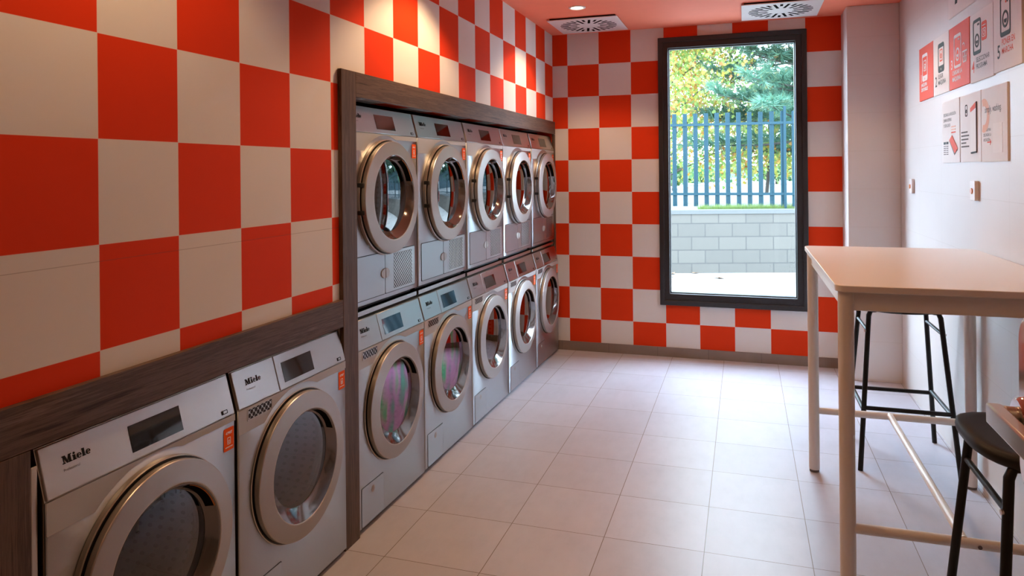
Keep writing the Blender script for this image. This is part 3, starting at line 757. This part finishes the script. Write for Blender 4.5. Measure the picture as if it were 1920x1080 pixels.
b = MB(); b.prism([(.078, .084), (.118, .084), (.118, .079), (.078, .079)], fn, 0, .001, 'sign_orange'); b.prism([(.112, .094), (.124, .0815), (.112, .069), (.116, .0815)], fn, 0, .001, 'sign_orange'); b.build('arrow', r, smooth=False)
b = MB(); b.prism(rrect(.150, .036, .262, .156, .004), fn, 0, .0008, 'print_white'); b.build('blank_square', r, smooth=False)
for yy, zz, lab in ((3.585, 1.305, 'small white push switch near the tiled corner'), (2.345, 1.312, 'small white push switch under the phone signs')):
    r = thing('wall_switch', lab, 'switch', (XR, yy, zz), 0, 'push switches on the tiled wall')
    b = MB(); fn = lambda u, v, w: (-w, u, v)
    b.prism(rrect(-.036, -.044, .036, .044, .005), fn, 0, .016, 'switch'); b.build('plate', r, bevel=.002, smooth=False)
    b = MB(); b.prism(circ(.013, 20, .006, -.002), fn, .016, .020, 'amber'); b.build('button', r)['label'] = 'round amber button'

# ------------------------------------------------------------------ ceiling fittings
def ceiling_vent(x0, y0, label):
    r = thing('ceiling_vent', label, 'vent', (x0+.25, y0+.25, ZC), 0, 'square swirl vents in the ceiling')
    b = MB(); b.box((-.235, -.235, -.012), (.235, .235, 0), 'dark'); b.build('collar', r, smooth=False)
    p = MB(); p.prism(rrect(-.25, -.25, .25, .25, .004), lambda u, v, w: (u, v, -.012 - w), 0, .006, 'vent_white'); pl_ = p.build('face_plate', r, smooth=False, bevel=.0015)
    s = MB()
    for i in range(28):
        a = 2*PI*i/28; r0, r1 = (.085, .205) if i % 2 == 0 else (.145, .205)
        c, q = math.cos(a), math.sin(a); h = .0090
        loop = [(r0*c - h*q, r0*q + h*c), (r0*c + h*q, r0*q - h*c), (r1*c + h*q, r1*q - h*c), (r1*c - h*q, r1*q + h*c)]
        s.prism(loop, lambda u, v, w: (u, v, -.0178 - w), 0, .0006, 'dark')
    s.build('air_slots', pl_, smooth=False)['label'] = 'black radial air slots'
ceiling_vent(.122, 3.615, 'white ceiling vent in the corner above the dryers')
ceiling_vent(1.440, 3.590, 'white ceiling vent above the window')
LAMPS = [(.405, 3.340, 'round ceiling spotlight glowing beside the corner vent'), (.405, 1.66, 'round ceiling spotlight above the stacked dryers'),
         (.405, -.02, 'round ceiling spotlight above the low front dryer'), (1.80, 3.02, 'round ceiling spotlight near the tiled corner'),
         (1.80, 1.30, 'round ceiling spotlight above the white table'), (1.80, -.70, 'round ceiling spotlight above the glass door'),
         (.405, -1.75, 'round ceiling spotlight behind the camera on the checkered side'), (1.80, -2.2, 'round ceiling spotlight behind the camera on the tiled side')]
POWER = [24, 35, 16, 12, 12, 4, 3, 3]
lamp0 = None
for (lx, ly, lab), pw in zip(LAMPS, POWER):
    if lamp0 is None:
        lamp0 = r = thing('ceiling_spotlight', lab, 'light', (lx, ly, ZC), 0, 'recessed ceiling spotlights')
        b = MB(); k = 32; rg = lambda rr, z: [(rr*math.cos(2*PI*i/k), rr*math.sin(2*PI*i/k), z) for i in range(k)]
        b.loft([rg(.057, 0), (rg(.057, -.003)), rg(.053, -.006), rg(.043, -.006), rg(.038, -.001)], 'vent_white'); b.build('trim_ring', r)
        b = MB(); b.loft([rg(.038, -.001), rg(.002, -.002)], 'lamp', True, False, True); b.build('lens', r, smooth=False)['label'] = 'glowing warm lens'
    else:
        r = copy_tree(lamp0); r.location = (lx, ly, ZC); r['label'] = lab
    li = D.lights.new('spot_beam', 'SPOT'); li.energy = pw; li.color = (1.0, .64, .34); li.spot_size = math.radians(122); li.spot_blend = .38; li.shadow_soft_size = .035
    o = D.objects.new('spot_beam', li); C.objects.link(o); o.location = (lx, ly, ZC-.02)

# ------------------------------------------------------------------ outside the window
CP = Vector((5.7873*T, -5.2053*T, (1.6491+4.0096)*T)); YAW, ROLL, FPX, SHY = .3138, -.0097, 1340.2464, -217.655
fwd = Vector((-math.sin(YAW), math.cos(YAW), 0)); rgt0 = Vector((math.cos(YAW), math.sin(YAW), 0)); up0 = Vector((0, 0, 1))
rgt = rgt0*math.cos(ROLL) + up0*math.sin(ROLL); upv = -rgt0*math.sin(ROLL) + up0*math.cos(ROLL)
def away(side, depth, z):            # a place outside: metres to the right of and ahead of the doorway view
    p = CP + fwd*depth + rgt0*side; return Vector((p.x, p.y, z))
f = MB(); f.add([(-14, YB+.16, -.13), (20, YB+.16, -.13), (20, 13, -.13), (-14, 13, -.13)], [(0, 1, 2, 3)], 'terrace'); tag(f.build('ground_terrace', smooth=False), kind='structure')
WD = 10.7
wl = MB(); wl.box((-8, 0, -.05), (8, .20, .885), 'blocks'); wl.box((-8, -.015, .885), (8, .215, .945), 'coping')
o = wl.build('block_wall', smooth=False); o.location = away(3.29, WD, -.13); o.rotation_euler = (0, 0, YAW - .03)
tag(o, 'low grey concrete block wall beyond the window', 'wall')
f = MB(); q = [away(-40, WD+.2, .74), away(60, WD+.2, .74), away(100, 62, .74), away(-45, 62, .74)]
f.add(q, [(0, 1, 2, 3)], 'street'); tag(f.build('ground_street', smooth=False), kind='structure')
# blue bar fence
fe = thing('bar_fence', 'blue steel fence of upright bars behind the block wall', 'fence', away(3.45, 11.25, .74))
fe.rotation_euler = (0, 0, .06)
for i in range(-7, 44):
    x = -1.03 + .1635*i; b = MB()
    b.prism([(-.034, -.012), (-.020, -.020), (-.006, -.012), (.006, -.012), (.020, -.020), (.034, -.012), (.034, .012), (-.034, .012)], lambda u, v, w: (x + u, v, w), .10, 1.575, 'fence'); b.build('bar', fe, smooth=False)
for z in (.295, 1.395):
    b = MB(); b.box((-2.4, -.030, z-.020), (6.2, -.012, z+.020), 'fence'); b.build('rail', fe, smooth=False)
b = MB(); b.box((.775, -.035, .0), (.815, .0, 1.65), 'fence'); b.build('post', fe, smooth=False)
def leaf_cloud(name, parent, pts, size, m, flat=.5):
    vs = []; fs = []
    shape = [(0, -.5), (.22, -.25), (.5, -.1), (.25, .05), (.3, .35), (0, .5), (-.3, .35), (-.25, .05), (-.5, -.1), (-.22, -.25)]
    for p in pts:
        d = Vector((random.gauss(0, 1), random.gauss(0, 1), random.gauss(0, flat))).normalized(); a = d.orthogonal().normalized()
        a.rotate(Matrix.Rotation(random.uniform(0, 6.28), 3, d)); b_ = d.cross(a); s_ = size*random.uniform(.6, 1.25); k = len(vs)
        vs += [p + a*(u*s_) + b_*(v*s_) for u, v in shape]; fs.append(tuple(range(k, k+10)))
    mb = MB(); mb.add(vs, fs, m); return mb.build(name, parent, smooth=False)
def tree_branches(name, parent, base, top, r0, n, spread, m='bark'):
    b = MB(); base, top = Vector(base), Vector(top); ends = []
    b.tube([base, base.lerp(top, .4) + Vector((.08, .03, 0)), base.lerp(top, .75) - Vector((.05, 0, 0)), top], [r0, r0*.75, r0*.5, r0*.15], m, 9)
    for i in range(n):
        t_ = .10 + .86*i/n; p = base.lerp(top, t_); a = i*2.4; ln = spread*(1.15 - t_*.8)
        e_ = p + Vector((math.cos(a)*ln, math.sin(a)*ln, ln*random.uniform(.25, .6))); md = p.lerp(e_, .5) + Vector((0, 0, .08*ln))
        b.tube([p, md, e_], [r0*.35*(1.1-t_*.6), r0*.2, r0*.06], m, 6); ends += [p.lerp(e_, .45), p.lerp(e_, .7), e_]
        for j in range(3):
            s0 = md.lerp(e_, j/3); s1 = s0 + Vector((random.uniform(-1, 1), random.uniform(-1, 1), random.uniform(-.1, .7)))*ln*.38; b.tube([s0, s1], [r0*.1, r0*.03], m, 5); ends.append(s1)
    b.build(name, parent); return ends
def at_px(px, py, d): return CP + fwd*d + rgt*((px-960)/FPX*d) + upv*(-(py-540-SHY)/FPX*d)
def autumn(label, base, height, spread, nl, size, m, sd):
    random.seed(sd)
    r = thing('deciduous_tree', label, 'tree', base)
    ends = tree_branches('trunk', r, (0, 0, 0), (.1, 0, height), .055, 20, spread)
    pts = []
    for i in range(nl):
        e_ = random.choice(ends); p = e_ + Vector((random.gauss(0, .26), random.gauss(0, .26), random.gauss(-.06, .22)))*spread*.62
        if p.z > .3: pts.append(p)
    leaf_cloud('foliage', r, pts, size, m)
autumn('tall maple with yellow and orange autumn leaves behind the fence', away(3.0, 14.2, .74), 5.2, 1.8, 17500, .075, 'maple', 3)
autumn('maple at the far left of the window view with greener leaves', away(3.35, 18.5, .74), 6.2, 2.1, 9500, .09, 'maple', 5)
autumn('small yellow-leaved tree standing behind the fence at the right', away(7.3, 20.5, .74), 3.3, 1.25, 5000, .11, 'yellow', 9)
autumn('slim yellow-green tree behind the middle of the fence', away(5.3, 23.5, .74), 6.2, 2.1, 6500, .12, 'yellow', 11)
# pine
random.seed(21)
pr = thing('pine_tree', 'blue-green pine with long soft needles at the upper right of the window', 'tree', away(5.60, 12.7, .74))
b = MB(); b.tube([(0, 0, 0), (.05, 0, 2), (0, .05, 5.2)], [.09, .07, .03], 'bark', 10); tips = []
for i in range(72):
    t_ = i/72; p = Vector((.03, .02, 1.0 + 4.1*t_)); a = i*2.399; ln = 2.25*(1.06 - t_*.68)
    e_ = p + Vector((math.cos(a)*ln, math.sin(a)*ln, ln*random.uniform(-.05, .30)))
    b.tube([p, p.lerp(e_, .5) + Vector((0, 0, -.06)), e_], [.028, .018, .006], 'bark', 6)
    for j in range(24):
        s0 = p.lerp(e_, .22 + .78*j/23); dr = ((e_-p).normalized() + Vector((random.gauss(0, .6), random.gauss(0, .6), random.gauss(.5, .35)))).normalized(); tips.append((s0, dr))
b.build('trunk', pr)
vs = []; fs = []
for s0, dr in tips:
    ln0 = random.uniform(.16, .36)
    for j in range(84):
        q0 = s0 + dr*ln0*random.random(); d = (dr*.9 + Vector((random.gauss(0, .5), random.gauss(0, .5), random.gauss(0, .5)))).normalized(); w_ = d.orthogonal().normalized()*.0052
        ln = random.uniform(.15, .27); k = len(vs); vs += [q0 - w_, q0 + w_, q0 + d*ln + Vector((0, 0, -.02))]; fs.append((k, k+1, k+2))
mb = MB(); mb.add(vs, fs, 'needle'); mb.build('foliage', pr, smooth=False)
for sd, dp, sc_, rz, lab in ((7.7, 13.6, 1.6, 1.0, 'dark pine further right, seen mirrored in the first upper dryer'), (10.2, 14.4, 1.75, 2.3, 'tall pine far to the right, seen only in reflections')):
    o = copy_tree(pr); o.location = away(sd, dp, .74); o.scale = (sc_,)*3; o.rotation_euler = (0, 0, rz); o['label'] = lab
# shrubs, distant wood, small posts, grass
random.seed(4)
for i, (sd, dp, w_, h_) in enumerate(((8.0, 31, 1.5, .9), (12.2, 33, 1.5, 1.1), (5.6, 26, 1.0, 1.3))):
    r = thing('shrub', ['round green shrub across the street behind the middle of the fence', 'wide green shrub across the street at the right', 'taller green shrub across the street at the left'][i], 'shrub', away(sd, dp, .74))
    pts = [Vector((random.gauss(0, w_*.4), random.gauss(0, .5), abs(random.gauss(.3, .28))*h_ + .16)) for _ in range(900)]
    leaf_cloud('foliage', r, pts, .16, 'shrub'); b = MB(); b.tube([(0, 0, 0), (.05, 0, h_*.6)], [.05, .02], 'bark', 8); b.build('stem', r)
hl = MB(); n = 110; top = []
for i in range(n+1):
    s_ = -20 + 110*i/n; top.append((s_, 1.55 + min(9.0, max(0, (s_-28)*.45)) + .30*math.sin(i*.7) + .2*math.sin(i*1.9+1) + random.uniform(-.08, .08)))  # extra height past the window view, added to block bright sky in reflections
vs = []
for s_, h_ in top:
    vs += [away(s_, 58, .6), away(s_, 60, h_), away(s_, 68, h_+.25), away(s_, 78, .6)]
hl.add(vs, [(4*i+j, 4*i+4+j, 4*i+5+j, 4*i+1+j) for i in range(n) for j in range(3)], 'hill'); tag(hl.build('hills', smooth=True), kind='structure')
b = MB(); b.tube([(0, 0, 0), (.0, .0, 1.55)], .045, 'post_white', 10); o = b.build('street_post'); o.location = away(3.55, 14.6, .74); tag(o, 'thin white post behind the left of the fence', 'post')
vs = []; fs = []
for i in range(3500):
    s_ = random.uniform(2.9, 4.35); p = away(s_, WD + .32 + random.uniform(0, .12), .741); d = Vector((random.gauss(0, .3), random.gauss(0, .3), 1)).normalized(); w_ = d.orthogonal().normalized()*.006
    k = len(vs); vs += [p - w_, p + w_, p + d*random.uniform(.08, .17)]; fs.append((k, k+1, k+2))
mb = MB(); mb.add(vs, fs, 'grass'); tag(mb.build('grass', smooth=False), 'strip of short green grass along the top of the block wall', 'grass', None, 'stuff')
first = None
for i, (px_, py_, s_) in enumerate(((1346, 513, .13), (1349, 526, .11), (1304, 516, .09), (1260, 517, .10), (1258, 523, .08))):
    d = 1.545*FPX/(py_-540-SHY); p = at_px(px_, py_, d); p.z = -.124
    if first is None:
        b = MB(); sh_ = [(0, -.5, 0), (.22, -.25, .06), (.5, -.1, .16), (.25, .05, .05), (.3, .35, .14), (0, .5, .05), (-.3, .35, .12), (-.25, .05, .04), (-.5, -.1, .18), (-.22, -.25, .07)]
        b.add([(0, 0, .0)] + sh_, [(0, k+1, (k+1) % 10 + 1) for k in range(10)], 'dryleaf'); first = o = b.build('fallen_leaf', smooth=False)
    else: o = first.copy(); C.objects.link(o)
    o.location = p; o.scale = (s_*1.5, s_*1.5, s_*1.2); o.rotation_euler = (0, 0, i*1.3)
    tag(o, 'dry brown fallen leaf on the pale terrace paving', 'leaf', 'fallen leaves outside the window')

# ------------------------------------------------------------------ light, camera, view
w = D.worlds.new('World'); bpy.context.scene.world = w; w.use_nodes = True
nt = w.node_tree; bg = nt.nodes['Background']; bg.inputs[0].default_value = (.62, .81, 1.0, 1); bg.inputs[1].default_value = 19.5
cam = D.cameras.new('camera'); co = D.objects.new('camera', cam); C.objects.link(co)
cam.sensor_width = 36.0; cam.lens = 36.0*FPX/1920; cam.shift_y = SHY/1920; cam.clip_start = .02; cam.clip_end = 300
co.matrix_world = Matrix(((rgt.x, upv.x, -fwd.x, CP.x), (rgt.y, upv.y, -fwd.y, CP.y), (rgt.z, upv.z, -fwd.z, CP.z), (0, 0, 0, 1)))
sc = bpy.context.scene; sc.camera = co
sc.view_settings.view_transform = 'Standard'; sc.view_settings.look = 'None'; sc.view_settings.gamma = 1.0; sc.view_settings.exposure = 0.68
sc.view_settings.use_curve_mapping = False
cy = sc.cycles
cy.use_denoising = True; cy.max_bounces = 10; cy.diffuse_bounces = 5; cy.glossy_bounces = 5; cy.transparent_max_bounces = 16
cy.sample_clamp_indirect = 8.0; cy.caustics_reflective = False; cy.caustics_refractive = False
